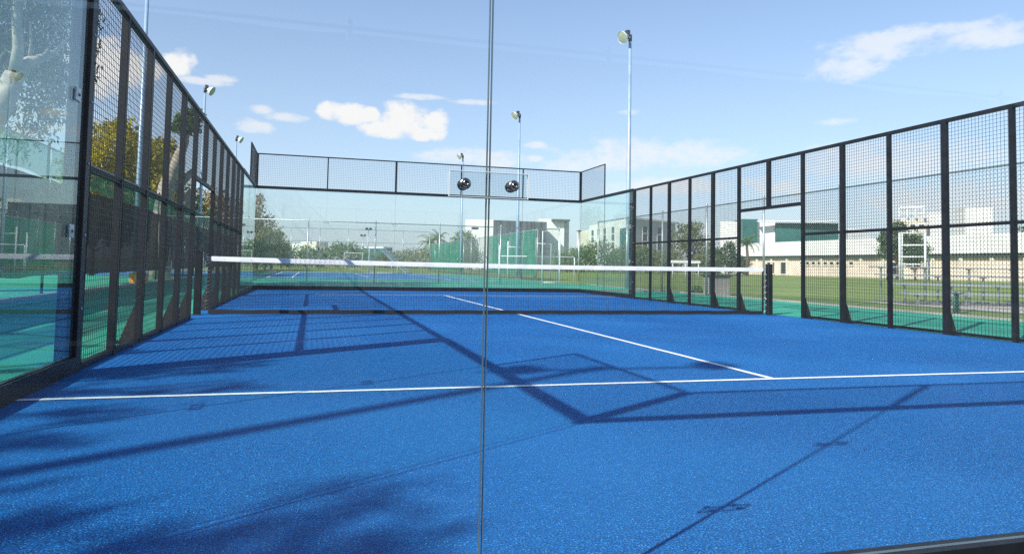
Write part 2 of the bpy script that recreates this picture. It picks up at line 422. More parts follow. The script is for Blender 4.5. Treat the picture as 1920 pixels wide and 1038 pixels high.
# ------------------------------------------------------------------ steel mesh side fences
def side_fence(x, out, label):
    root = thing('mesh_fence', (x, 10, 0), label, 'fence')
    lin = 2.02 if x > 0 else 1.975; mid = 1.475
    for i in range(4, 17):
        y = fy(i); thick = i % 2 == 0; w = .041 if thick else .026
        if i == 10: z0 = lin+.031
        else: z0 = .001
        d = w if i not in (4, 16) else .055
        mb = MB(); mb.rbox((x-.030, y-d, z0), (x+.030, y+d, H3-.031)); p = mb.build('post', 'black_steel', root)
        if i in (4, 16):      # wide flat flange behind the neighbouring glass
            s = -1 if i == 4 else 1
            mb = MB(); ya, yb = sorted((y+s*.056, y+s*.33)); mb.box((x+out*.012, ya, .10), (x+out*.028, yb, H3-.04)); mb.build('flange', 'black_steel', p)
            for z in (.45, .98, 1.5, 1.95, 2.45):
                mb = MB(); mb.lathe((x-out*.030, y, z), (-out, 0, 0), [(0, .011), (.005, .011), (.008, .006), (.009, 0)], 12); mb.build('bolt', 'galvanised', p)
        if i in (6, 8, 9, 11, 12, 14) :   # triangular gusset and foot plate on the outside
            mb = MB(); t = .006
            mb.poly([(x+out*.030, y-t, .012), (x+out*.17, y-t, .012), (x+out*.030, y-t, .40)], (0, 2*t, 0)); mb.build('gusset', 'rusty_plate', p)
            mb = MB(); mb.box((min(x+out*.031, x+out*.21), y-.06, .001), (max(x+out*.031, x+out*.21), y+.06, .011))
            for k in (-.035, .035): mb.lathe((x+out*.19, y+k, .011), (0,0,1), [(0, .010), (.012, .010), (.012, 0)], 8)
            mb.build('foot_plate', 'black_steel', p)
    mb = MB(); mb.box((x-.028, fy(4)-.05, H3-.03), (x+.028, fy(16)+.05, H3+.02)); mb.build('top_rail', 'black_steel', root)
    for a, c in ((4, 9), (11, 16)):
        for i in range(a, c):
            wa = .055 if i == 4 else (.041 if i % 2 == 0 else .026); wb = .055 if i+1 == 16 else (.041 if (i+1) % 2 == 0 else .026)
            y0, y1 = fy(i)+wa, fy(i+1)-wb
            wire_panel(root, 'y', x-out*.032, y0, y1, .05, H3-.03)
            mb = MB(); mb.box((x-.020, y0, mid-.021), (x+.020, y1, mid+.021)); mb.build('mid_rail', 'black_steel', root)
            mb = MB(); mb.box((x-.022, y0, .012), (x+.022, y1, .052)); mb.build('bottom_rail', 'black_steel', root)
    mb = MB(); mb.box((x-.022, fy(9)+.026, lin-.028), (x+.022, fy(11)-.026, lin+.03)); mb.build('lintel', 'black_steel', root)
    for a, c in ((9, 10), (10, 11)):
        y0, y1 = fy(a)+(.041 if a == 10 else .026), fy(c)-(.041 if c == 10 else .026)
        wire_panel(root, 'y', x-out*.032, y0, y1, lin+.03, H3-.03)
    return root
side_fence(XL, -1, 'tall black welded mesh fence along the left side, before the charcoal windscreen')
side_fence(XR, 1, 'tall black welded mesh fence along the right side, before the sunny grass field')

# ------------------------------------------------------------------ padel net
root = thing('padel_net', (0, 9.9, 0), 'low black court net with a white top tape between two black posts', 'net')
NY = 9.86; XA, XB = -4.86, 4.72
def ntop(x):
    t = (x-XA)/(XB-XA); return .875-.03*4*t*(1-t)
N = 48
mb = MB(); vs = []; fs = []
for k in range(N+1):
    x = XA+(XB-XA)*k/N; z = ntop(x); w = .004*math.sin(k*2.3)
    for dy, zz in ((-.005, z-.072), (-.006, z-.036), (-.005, z), (.005, z), (.006, z-.036), (.005, z-.072)): vs.append((x, NY+dy+w, zz))
for k in range(N):
    for j in range(6): fs.append((k*6+j, (k+1)*6+j, (k+1)*6+(j+1) % 6, k*6+(j+1) % 6))
fs += [tuple(range(6)), tuple(N*6+i for i in range(5, -1, -1))]
mb.add(vs, fs, 0, False); mb.build('top_tape', 'net_tape_vinyl', root)
mb = MB(); c = .043
nx = int((XB-XA)/c)
for k in range(nx+1):
    x = XA+(XB-XA)*k/nx; mb.bar((x, NY, .02), (x, NY, ntop(x)-.05), .0030, caps=False)
for j in range(20):
    for k in range(24):
        xa, xb = XA+(XB-XA)*k/24, XA+(XB-XA)*(k+1)/24
        za, zb = [.03+(ntop(x)-.09)*j/19 for x in (xa, xb)]
        mb.bar((xa, NY, za), (xb, NY, zb), .0030, caps=False)
mb.build('net_mesh', 'net_cord', root)
mb = MB(); vs = []; fs = []
for k in range(49):
    x = XA+(XB-XA)*k/48; z = .012+.008*math.sin(k*1.7)*.4
    vs += [(x, NY-.006, z), (x, NY-.006, z+.062), (x, NY+.006, z+.062), (x, NY+.006, z)]
for k in range(48): fs += [(4*k+j, 4*k+4+j, 4*k+4+(j+1) % 4, 4*k+(j+1) % 4) for j in range(4)]
fs += [(3, 2, 1, 0), (192, 193, 194, 195)]
mb.add(vs, fs); mb.build('bottom_band', 'net_cord', root)
for sx, xe, xp in ((-1, XA, -5.03), (1, XB, 4.855)):
    mb = MB(); mb.rbox((xp-.05, NY-.05, .001), (xp+.05, NY+.05, .945), .008); p = mb.build('post', 'black_steel', root)
    mb = MB(); mb.box((xp-.09, NY-.09, .001), (xp+.09, NY-.052, .012)); mb.build('foot_plate', 'black_steel', p)
    mb = MB(); mb.box((xe-.018, NY-.005, .02), (xe+.018, NY+.0055, ntop(xe)-.063)); mb.build('side_band', 'net_cord', root)
    mb = MB(); xi = xp-sx*.052; pts = []
    for k in range(29):
        z = .05+k*.028; pts.append((xi if k % 2 else xe+sx*.002, NY-.010+.02*((k//2) % 2), z+random.uniform(-.012, .012)))
    mb.tube(pts, .004, 5); mb.build('lacing', 'aluminium', root)
    mb = MB(); mb.tube([(xe, NY, ntop(xe)-.02), (xi, NY, .86)], .005, 6); mb.build('tension_cable', 'galvanised', root)

# ------------------------------------------------------------------ chain-link fences
def chain(root, p0, p1, z0, z1, sp, w, mat, name='chain_mesh'):
    p0, p1 = V((*p0, 0)), V((*p1, 0)); L = (p1-p0).length; d = (p1-p0)/L; h = z1-z0; mb = MB(); step = sp*math.sqrt(2)
    k = -int(h/step)-1
    while k*step < L:
        for s in (0, 1):
            a0, a1 = k*step, k*step+h
            t0 = max(0, -a0/h); t1 = min(1, (L-a0)/h)
            if t1 <= t0+1e-4: continue
            za, zb = z0+h*t0, z0+h*t1
            if s: za, zb = z0+z1-za, z0+z1-zb
            A = p0+d*(a0+h*t0); B = p0+d*(a0+h*t1)
            mb.bar((A.x, A.y, za), (B.x, B.y, zb), w, caps=False)
        k += 1
    return mb.build(name, mat, root)
def chain_fence(p0, p1, H, n, label, mesh=None, post_r=.03, mat='galvanised', sp=.06, w=.0035, mid=False, rail='galvanised'):
    c = (V(p0)+V(p1))/2; root = thing('chain_link_fence', (c.x, c.y, 0), label, 'fence')
    for k in range(n+1):
        q = V(p0).lerp(V(p1), k/n); mb = MB(); mb.tube([(q.x, q.y, -.01), (q.x, q.y, H+.03)], post_r, 10)
        mb.lathe((q.x, q.y, H+.03), (0,0,1), [(0, post_r*1.15), (.03, post_r), (.05, 0)], 10)
        mb.build('post', mat, root)
    mb = MB(); mb.tube([(*p0, H-.03), (*p1, H-.03)], .021, 8); mb.build('top_rail', rail, root)
    if mid: mb = MB(); mb.tube([(*p0, mid), (*p1, mid)], .018, 8); mb.build('mid_rail', rail, root)
    if mesh: chain(root, p0, p1, .03, H-.04, sp, w, mesh)
    return root
def cloth(root, p0, p1, z0, z1, mat, name='windscreen', off=.03, seed=0):
    """hung fabric with slack waves"""
    p0, p1 = V(p0), V(p1); L = (p1-p0).length; d = (p1-p0)/L; nrm = V((d.y, -d.x)); n = max(8, int(L/.35)); mb = MB(); vs = []; rnd = random.Random(seed)
    for k in range(n+1):
        q = p0+d*(L*k/n)
        for j in range(4):
            t = j/3; z = z0+(z1-z0)*t + (.04*abs(math.sin(k*.55+seed)) if j in (0,) else (-.03*abs(math.sin(k*.55)) if j == 3 else 0))
            o = off+.035*math.sin(k*.9+j*1.3+seed)+rnd.uniform(-.012, .012)
            vs.append((q.x+nrm.x*o, q.y+nrm.y*o, z))
    fs = [(k*4+j, (k+1)*4+j, (k+1)*4+j+1, k*4+j+1) for k in range(n) for j in range(3)]
    mb.add(vs, fs, 0, True); return mb.build(name, mat, root)

chain_fence((FX_R, -5.4), (FX_R, 27.6), 2.87, 11, 'tall galvanised chain link fence along the grass beyond the right mesh fence', 'galvanised', sp=.055, w=.0032)
chain_fence((FX_L, FY_B), (7.6, FY_B), 2.58, 6, 'chain link fence crossing behind the far glass end wall', 'galvanised', w=.0035)
r = chain_fence((FX_L, -7.5), (FX_L, 58.5), 3.32, 22, 'high fence hung with charcoal windscreen fabric behind the left mesh fence', None, mat='dark_metal', rail='galvanised')
for k in range(11):
    a, c = -7.5+6*k, -1.5+6*k
    cloth(r, (FX_L, a+.03), (FX_L, c-.03), .36, 2.57, 'charcoal_fabric', seed=k)
    cloth(r, (FX_L, a+.03), (FX_L, c-.03), 2.58, 3.28, 'sheer_green_fabric', 'upper_windscreen', seed=k+20)
r = chain_fence((9.3, 38), (9.3, 77), 3.0, 13, 'distant fence hung with bright green windscreen running away to the right', 'galvanised', sp=.12, w=.006)
for k in range(13):
    if k in (4, 5, 6): continue
    cloth(r, (9.3, 38.1+3*k), (9.3, 40.9+3*k), .25, 2.95, 'green_fabric', seed=k, off=-.05)
chain_fence((-26, 76), (9.0, 76), 4.4, 12, 'most distant high chain link fence across the horizon', 'galvanised', sp=.25, w=.006, mid=3.0)

# ------------------------------------------------------------------ floodlights
def floodlight(x, y, label, aim, H=10.5, two=False, span=.0, hs=.9):
    root = thing('floodlight_pole', (x, y, 0), label, 'floodlight', 'floodlight poles beside the courts')
    mb = MB(); mb.tube([(x, y, 0), (x, y, 3), (x, y, H-.2)], [.10, .09, .062], 14); mb.build('pole', 'pale_blue_steel', root)
    mb = MB(); mb.box((x-.17, y-.17, .001), (x+.17, y+.17, .02)); mb.build('base_plate', 'pale_blue_steel', root)
    mb = MB(); mb.tube([(x-span-.05, y, H-.2), (x+span+.16*aim, y, H-.2)], .035, 8); mb.tube([(x, y, H-.32), (x, y, H-.05)], .075, 10); mb.build('cross_arm', 'dark_metal', root)
    for dx in ((-span, span) if two else (.0,)):
        a = V((aim, -.25, -.55)).normalized(); c = V((x+aim*.16+dx, y, H-.10))
        mb = MB(); mb.lathe(c, a, [(t*hs, r*hs) for t, r in ((-.16, 0), (-.16, .07), (0, .10), (.12, .20), (.26, .30), (.30, .305), (.30, .295), (.27, .29))], 22)
        hd = mb.build('lamp_head', 'lamp_shell', root)
        mb = MB(); mb.lathe(c, a, [(.285*hs, .292*hs), (.30*hs, .2*hs), (.305*hs, 0)], 22); mb.build('lens', 'lamp_glass', hd)
        mb = MB(); mb.box((c.x-.10-.06*aim, c.y-.09, c.z+.02), (c.x+.06-.06*aim, c.y+.09, c.z+.22)); mb.build('ballast_box', 'dark_metal', hd)
    return root
# unseen dark screen added behind the camera to darken near glass reflections
r = chain_fence((-9.0, -6.2), (8.7, -6.2), 3.32, 6, 'unseen black screen fence added behind the camera to darken glass reflections', None, mat='dark_metal', rail='dark_metal')
cloth(r, (-8.95, -6.2), (8.65, -6.2), .0, 3.25, 'black_fabric', seed=40)
floodlight(8.98, 24.9, 'nearest blue grey floodlight pole rising behind the far right glass corner', -1)
floodlight(9.0, 41.2, 'middle floodlight pole of the right row, behind the right hand steel stud', -1)
floodlight(9.1, 59.3, 'farthest floodlight pole of the right row, behind the left hand steel stud', -1)
floodlight(-9.75, 27.6, 'closest floodlight pole behind the left mesh fence, its lamp out of the picture', 1, H=12.2)
floodlight(-9.5, 41.0, 'second floodlight pole beyond the left mesh fence, lamp against open sky', 1)
floodlight(-9.45, 57.6, 'small farthest floodlight pole of the left row, lamp low over the fence', 1)
floodlight(-11.9, -3.55, 'floodlight pole outside the picture whose long shadow crosses the turf', 1, two=True, span=.85, hs=.5)

# small twin floodlights near the horizon
for px, py, d in ((689, 430, 190), (679, 442, 230), (469, 434, 150)):
    p = far(px, d); h = hgt(px, py, d)
    root = thing('twin_floodlight', p, {689: 'taller of two thin twin lamp poles above the distant bushes', 679: 'shorter twin lamp pole left of the taller one above distant bushes', 469: 'thin twin lamp pole seen through the far left glass corner'}[px], 'floodlight', 'twin lamp poles on the horizon')
    mb = MB(); mb.tube([p, p+V((0,0,h))], [.16, .10], 8); mb.build('pole', 'galvanised', root)
    mb = MB(); mb.bar((p.x-.55, p.y, h), (p.x+.55, p.y, h), .12); mb.build('cross_arm', 'dark_metal', root)
    for s in (-.5, .5):
        mb = MB(); mb.lathe((p.x+s, p.y-.1, h+.25), (0, -1, -.5), [(-.2, .12), (0, .3), (.25, .42), (.25, 0)], 12); mb.build('lamp_head', 'dark_metal', root)

# ------------------------------------------------------------------ trees
def leaf_cloud(name, clusters, n, ls, mat, parent, seed, asp=.45, droop=0., shell=.35):
    g = np.random.default_rng(seed); c = np.array([tuple(q[0]) for q in clusters]); r = np.array([q[1] for q in clusters], float)
    zs = np.array([q[2] if len(q) > 2 else .8 for q in clusters])
    w = r**2; idx = g.choice(len(r), n, p=w/w.sum())
    d = g.normal(size=(n, 3)); d /= np.linalg.norm(d, axis=1)[:, None]
    rad = r[idx]*(shell+(1-shell)*g.random(n)**.6)*(1+.18*g.normal(size=n))
    p = c[idx]+d*rad[:, None]*np.stack([np.ones(n), np.ones(n), zs[idx]], 1)
    a = g.normal(size=(n, 3)); a[:, 2] -= droop; a /= np.linalg.norm(a, axis=1)[:, None]
    b_ = np.cross(a, g.normal(size=(n, 3))); b_ /= np.linalg.norm(b_, axis=1)[:, None]
    s = ls*(.6+.8*g.random(n))[:, None]
    v = np.stack([p-a*s*.5, p+b_*s*asp*.5, p+a*s*.5, p-b_*s*asp*.5], 1).reshape(-1, 3)
    off = parent.location if parent else V((0,0,0)); v -= np.array(off)
    me = bpy.data.meshes.new(name); me.vertices.add(4*n); me.vertices.foreach_set('co', v.ravel())
    me.loops.add(4*n); me.loops.foreach_set('vertex_index', np.arange(4*n, dtype=np.int32))
    me.polygons.add(n); me.polygons.foreach_set('loop_start', np.arange(0, 4*n, 4, dtype=np.int32))
    me.update(calc_edges=True); me.validate(); me.materials.append(MATS[mat])
    o = bpy.data.objects.new(name, me); COL.objects.link(o)
    if parent: o.parent = parent
    return o
def tree(p, H, W, label, leaf, n=2500, ls=.35, name='tree', trunk=.3, bark='brown_bark', seed=1, group=None, cat='tree', k=11, droop=0, flat=.8, lean=(0, 0), depth=1.):
    """trunk to .4 H, limbs to every leaf cluster, uneven crown with gaps"""
    p = V((p[0], p[1], 0)); root = thing(name, p, label, cat, group); rnd = random.Random(seed); cl = []
    zt = H*trunk; tr = max(.05, H*.018)
    for i in range(k):
        a = i*2.4+rnd.random(); t = ((i+.5)/k); z = zt+(H-zt)*(.12+.80*t)
        prof = math.sin(math.pi*min(1, .22+.74*t))**.7
        rr = W/2*prof*rnd.uniform(.35, .85)
        cr = W*rnd.uniform(.15, .24)*(.65+.5*prof)
        cl.append((V((p.x+math.cos(a)*rr+lean[0]*t, p.y+math.sin(a)*rr*depth+lean[1]*t, min(z, H-cr*flat))), cr, flat))
    mb = MB(); fork = V((p.x+lean[0]*.25, p.y+lean[1]*.25, zt))
    mb.tube([p-V((0,0,.05)), p.lerp(fork, .5)+V((rnd.uniform(-.1, .1)*W*.2, 0, 0)), fork], [tr*1.3, tr, tr*.8], 8)
    for c, r, _ in cl:
        mb.tube([fork-V((0,0,tr)), fork.lerp(c, .5)+V((0, 0, -.06*H*rnd.random())), c], [tr*.55, tr*.3, tr*.1], 5, caps=False)
    mb.build('trunk', bark, root)
    leaf_cloud('crown', cl, n, ls, leaf, root, seed, droop=droop)
    return root

# big eucalyptus behind the left glass: pale forked trunk, drooping leaves
D = 20.5
root = thing('eucalyptus_tree', far(-120, D), 'big eucalyptus with pale forked trunk and drooping leaves, behind the near left glass', 'tree')
q = lambda px, py, dd=0: ondist(px, py, D+dd)
mb = MB()
mb.tube([far(-120, D, -.05), q(-90, 380), q(-40, 265), q(5, 190), q(28, 140)], [.42, .36, .32, .27, .22], 10)
mb.tube([q(26, 146), q(55, 117, .1), q(80, 108, .2), q(104, 100, .3)], [.20, .15, .11, .06], 8)
mb.tube([q(28, 142), q(34, 90, -.2), q(30, 20, -.4), q(45, -60, -.5)], [.16, .12, .10, .05], 8)
mb.tube([q(-30, 250), q(15, 205, .4), q(22, 196, .6)], [.2, .15, .08], 8)
mb.tube([q(56, 116, .1), q(58, 80, .1), q(57, 42, 0)], [.05, .035, .02], 6)
for a in ((100, 100, 130, 70), (104, 100, 118, 120), (80, 108, 92, 88), (30, 140, 40, 175)):
    mb.tube([q(a[0], a[1]), q((a[0]+a[2])/2+3, (a[1]+a[3])/2-4, .1), q(a[2], a[3], .3)], [.05, .035, .015], 6)
mb.build('trunk', 'pale_bark', root)
rnd = random.Random(3); cl = []
for k in range(120):
    px = rnd.uniform(-260, 138); py = rnd.uniform(-260, 135)
    cl.append((q(px, py, rnd.uniform(.8, 5)), rnd.uniform(.45, 1.0), 1.0))
for k in range(26):
    px = rnd.uniform(-260, 150); py = rnd.uniform(-260, 40)
    cl.append((q(px, py, rnd.uniform(-2, .4)), rnd.uniform(.4, .7), 1.0))
for px, py, rr in ((70, 175, .7), (95, 200, .5), (48, 240, .5), (110, 160, .5), (20, 262, .6), (75, 235, .35), (120, 190, .4), (60, 200, .5), (100, 225, .35), (150, 60, .45), (168, 90, .35), (170, 40, .4), (165, 140, .3), (-30, 150, .9), (105, 140, .6), (80, 262, .3)):
    cl.append((q(px, py, rnd.uniform(.6, 1.6)), rr, 1.2))
leaf_cloud('crown', cl, 60000, .15, 'leaf_eucalyptus', root, 5, asp=.28, droop=1.3, shell=.1)

# leaning bare-limbed tree behind the left mesh fence
D2 = 33
root = thing('leaning_tree', far(300, D2), 'leaning tree with bare ragged pale limbs and a small leaf tuft on top', 'tree')
q = lambda px, py, dd=0: ondist(px, py, D2+dd)
mb = MB()
mb.tube([far(300, D2, -.05), q(300, 420), q(312, 350), q(326, 315), q(346, 268), q(352, 245)], [.42, .36, .32, .26, .17, .08], 9)
mb.tube([q(313, 348), q(330, 352, .2), q(352, 330, .4), q(364, 318, .4)], [.24, .2, .16, .10], 8)
mb.tube([q(320, 330), q(316, 300), q(318, 288)], [.2, .14, .08], 8)
mb.tube([q(335, 395), q(352, 372, .3), q(360, 358, .4)], [.22, .2, .16], 8)
mb.build('trunk', 'pale_bark', root)
leaf_cloud('crown', [(q(352, 232), .55), (q(340, 240), .45), (q(360, 215), .4), (q(345, 222), .4)], 1300, .22, 'leaf_green', root, 9)

tree(far(215, 40), hgt(215, 222, 40), 5.2, 'golden yellow leafy tree close behind the first left mesh panels', 'leaf_yellow', 10500, .25, seed=11, trunk=.22, k=16)
tree(far(172, 38), hgt(172, 275, 38), 3.6, 'low yellow green tree beside the near left fence post', 'leaf_yellow', 5000, .25, seed=12, trunk=.2)
tree(far(285, 43), hgt(285, 250, 43), 4.2, 'second golden yellow tree, between the nearest yellow tree and the leaning bare one', 'leaf_yellow', 7500, .25, seed=13, trunk=.22, k=14)
tree(far(335, 55), hgt(335, 345, 55), 5, 'dusky low tree behind the bare limbs of the leaning tree', 'leaf_dark', 2200, .3, seed=14, trunk=.2)
tree(far(397, 62), hgt(397, 352, 62), 4.6, 'autumn coloured tree seen through the left gate opening', 'leaf_autumn', 2200, .3, seed=15)
tree(far(432, 66), hgt(432, 372, 66), 5.2, 'rusty brown tree behind the last left mesh panels', 'leaf_autumn', 1800, .3, seed=16)
tree(far(478, 74), hgt(478, 358, 74), 3.4, 'tall slim brownish tree at the far left glass corner', 'leaf_autumn', 2400, .3, seed=17, trunk=.12, flat=1.2)
tree(far(507, 70), hgt(507, 424, 70), 4.6, 'yellow green bush tree right of the tall slim tree', 'leaf_olive', 2400, .28, seed=18, trunk=.1)
tree(far(482, 66), hgt(482, 446, 66), 3.6, 'dark green shrub at the foot of the tall slim tree', 'leaf_green', 1600, .26, seed=19, trunk=.08, name='shrub', cat='shrub')
tree(far(528, 84), hgt(528, 452, 84), 3.4, 'small dark shrub under the distant fence, right of the yellow bush', 'leaf_green', 1200, .26, seed=20, trunk=.08, name='shrub', cat='shrub')
tree(far(572, 110), hgt(572, 458, 110), 7.5, 'rounded green bush left of the white goal, behind a fence post', 'leaf_green', 2000, .38, seed=21, trunk=.06, name='shrub', cat='shrub')
tree(far(652, 112), hgt(652, 453, 112), 7.5, 'wide rounded green tree right behind the small white goal', 'leaf_green', 2600, .38, seed=22, trunk=.08)
for i, (px, py, d, w, lf, lab) in enumerate((
    (724, 474, 130, 6, 'leaf_green', 'low green bush behind the sloping goal frame'),
    (762, 468, 130, 8, 'leaf_olive', 'pale olive bush right of the sloping goal frame'),
    (798, 462, 126, 8, 'leaf_olive', 'taller olive bush left of the palm trees'),
    (842, 456, 120, 8, 'leaf_green', 'green bush at the left end of the green windscreen'))):
    tree(far(px, d), hgt(px, py, d), w, lab, lf, 1500, .4, seed=30+i, trunk=.05, name='shrub', cat='shrub')
tree(far(868, 128), hgt(868, 430, 128), 6.0, 'pointed green tree left of the white and slate building', 'leaf_green', 2000, .4, seed=36)
def palm(p, H, label, R=2.6, seed=1, nf=22):
    root = thing('palm_tree', (p.x, p.y, 0), label, 'palm tree', 'palm trees'); rnd = random.Random(seed)
    mb = MB(); mb.tube([(p.x, p.y, 0), (p.x+.15, p.y, H*.5), (p.x, p.y, H-R*.35)], [.28, .22, .2], 8); mb.build('trunk', 'brown_bark', root)
    mb = MB(); c = V((p.x, p.y, H-R*.35))
    for k in range(nf):
        a = k*2.399; el = rnd.uniform(-.3, 1.3); L = R*rnd.uniform(.8, 1.15); h = V((math.cos(a), math.sin(a), 0)); prev = c; pts = [c]
        for j in range(1, 7):
            t = j/6; e = el-1.5*t*t; prev = prev+(h*math.cos(e)+V((0,0,1))*math.sin(e))*L/6; pts.append(prev)
        s = h.cross(V((0,0,1)))
        for j in range(6):
            A, B = pts[j], pts[j+1]
            for sg in (-1, 1):
                for u in (.2, .7):
                    o = A.lerp(B, u); w = R*.22*(1-.6*j/6)
                    mb.add([o, o+(B-A)*.35, o+s*sg*w+(B-A)*.6-V((0,0,w*.5))], [(0, 1, 2)])
    mb.build('crown', 'leaf_green', root)
for i, (px, py, d, lab) in enumerate(((806, 445, 118, 'left one of two palms beside the distant green windscreen'), (820, 438, 122, 'right one of two palms beside the distant green windscreen'),
                                      (1400, 446, 118, 'palm in front of the white hall, seen through the right gate opening'))):
    palm(far(px, d), hgt(px, py, d), lab, seed=i)
# clipped topiary balls by the windscreen gap
for px, d, lab in ((885, 88, 'round clipped green ball tree before the white building wall'), (865, 92, 'half hidden round clipped tree at the windscreen edge')):
    p = far(px, d); zc = hgt(px, 480, d); root = thing('topiary_tree', p, lab, 'topiary', 'clipped ball trees')
    mb = MB(); mb.tube([p, (p.x, p.y, zc)], .08, 8); mb.build('trunk', 'brown_bark', root)
    leaf_cloud('crown', [(V((p.x, p.y, zc)), .86, 1.0)], 1500, .2, 'leaf_green', root, 60+px, shell=.75)
# trees right of the green windscreen and behind the right fence
for i, (px, py, d, w, lf, lab) in enumerate((
    (1062, 470, 110, 6.0, 'leaf_green', 'dark green bushy tree under the flat roofed white block'),
    (1092, 459, 118, 8.0, 'leaf_green', 'broad green tree left of the office block windows'),
    (1122, 448, 122, 8.0, 'leaf_olive', 'olive tree rising before the office block left corner'),
    (1158, 466, 118, 8.0, 'leaf_green', 'mid green tree below the office block lowest windows'),
    (1184, 452, 126, 6.5, 'leaf_olive', 'brownish olive tree beside the far right steel post'),
    (1212, 462, 118, 6.0, 'leaf_green', 'green tree below the grey wing of the office block'),
    (1246, 468, 116, 6.5, 'leaf_olive', 'olive round tree left of the tall pale green tree'),
    (1322, 474, 112, 5.5, 'leaf_olive', 'low olive tree over the white canopy shelter'),
    (1341, 464, 116, 4.5, 'leaf_dark', 'dark low tree left of the dark conifer'),
    (1384, 478, 124, 4.5, 'leaf_dark', 'dark bush at the left end of the long grandstand'))):
    tree(far(px, d), hgt(px, py, d), w, lab, lf, 2000, .4, seed=70+i, trunk=.08)
tree(far(1293, 120), hgt(1293, 412, 120), 7.5, 'tall pale green layered tree above the white canopy shelter', 'leaf_olive', 3400, .4, seed=90, trunk=.25)
tree(far(1366, 108), hgt(1366, 450, 108), 3.6, 'slim dark conifer left of the right gate opening', 'leaf_dark', 1800, .34, seed=91, trunk=.1, flat=1.3)
tree(far(1682, 104), hgt(1682, 412, 104), 4.6, 'clipped dark green tree left of the white metal frame', 'leaf_dark', 3000, .32, seed=92, trunk=.3)
tree(far(1716, 103), hgt(1716, 432, 103), 4.2, 'second clipped dark tree directly behind the white metal frame', 'leaf_dark', 2600, .32, seed=93, trunk=.18)
tree(far(1664, 107), hgt(1664, 428, 107), 2.6, 'small clipped dark tree leftmost beside the white metal frame', 'leaf_dark', 1300, .32, seed=94, trunk=.45)
tree(far(1925, 150), hgt(1925, 420, 150), 8, 'dark green tree cut by the right picture edge, above the grandstand roof', 'leaf_dark', 2200, .42, seed=95)
# trees behind and left of the camera, whose shade falls on the turf
def branchy(p, tips, H, label, seed, n):
    p = V((p[0], p[1], 0)); root = thing('shade_tree', p, label, 'tree', 'trees outside the picture'); rnd = random.Random(seed)
    fork = p+V((0, 0, H*.5)); mb = MB(); mb.tube([p, p.lerp(fork, .5)+V((.1, .05, 0)), fork], [.22, .18, .15], 8); cl = []
    for t in tips:
        t = V(t); m = fork.lerp(t, .5)+V((rnd.uniform(-.3, .3), rnd.uniform(-.3, .3), .5)); mb.tube([fork, m, t], [.09, .05, .015], 6)
        for k in range(9):
            u = .35+.65*k/8; c = (fork.lerp(m, u*2) if u < .5 else m.lerp(t, u*2-1))+V((rnd.uniform(-.22, .22), rnd.uniform(-.22, .22), rnd.uniform(-.25, .1)))
            cl.append((c, rnd.uniform(.14, .34), .8))
    mb.build('trunk', 'brown_bark', root)
    leaf_cloud('crown', cl, n, .17, 'leaf_eucalyptus', root, seed, droop=1., shell=.0, asp=.3)
def caster(x, y, z): return (x-1.037*z, y-.705*z, z)      # where a twig must hang to shade the turf at x, y
branchy((-12.6, -4.6), [caster(*a) for a in ((-4.3, .55, 7.5), (-3.7, .15, 7.0), (-3.0, .35, 8.2), (-3.5, .8, 8.4), (-4.6, 1.3, 7.4), (-4.5, 2.1, 7.8), (-4.0, .3, 7.2), (-3.4, -.05, 7.6), (-4.7, .9, 7.0), (-4.2, .9, 6.6), (-4.5, .25, 6.8), (-3.9, .6, 7.0))], 8, 'leafy tree outside the picture whose soft branch shade dapples the near turf', 101, 5200)
branchy((-13.8, -1.6), [caster(*a) for a in ((-4.6, 3.3, 7.0), (-4.2, 4.2, 7.6), (-4.5, 2.7, 7.8), (-3.6, 4.6, 8.3), (-4.8, 5.2, 7.6), (-6.5, 3.0, 6.8), (-7.0, 4.6, 7.2), (-3.9, 3.6, 8.6), (-5.6, 1.6, 6.6), (-5.9, 2.5, 6.4), (-5.4, 3.1, 6.8), (-6.3, 1.9, 6.2), (-5.6, .7, 6.5), (-6.0, 4.0, 6.6))], 8, 'second leafy tree outside the picture shading the turf by the left glass', 104, 5200)

branchy((-15.2, 1.6), [caster(*a) for a in ((-6.2, 3.6, 6.6), (-6.9, 5.4, 6.2), (-7.4, 7.0, 6.6), (-6.1, 7.4, 7.4), (-5.9, 9.2, 7.0), (-7.2, 10.5, 7.2), (-6.4, 12.0, 7.6), (-5.4, 6.2, 7.9))], 7.6, 'third leafy tree outside the picture shading the green strip beyond the left fence', 107, 4200)

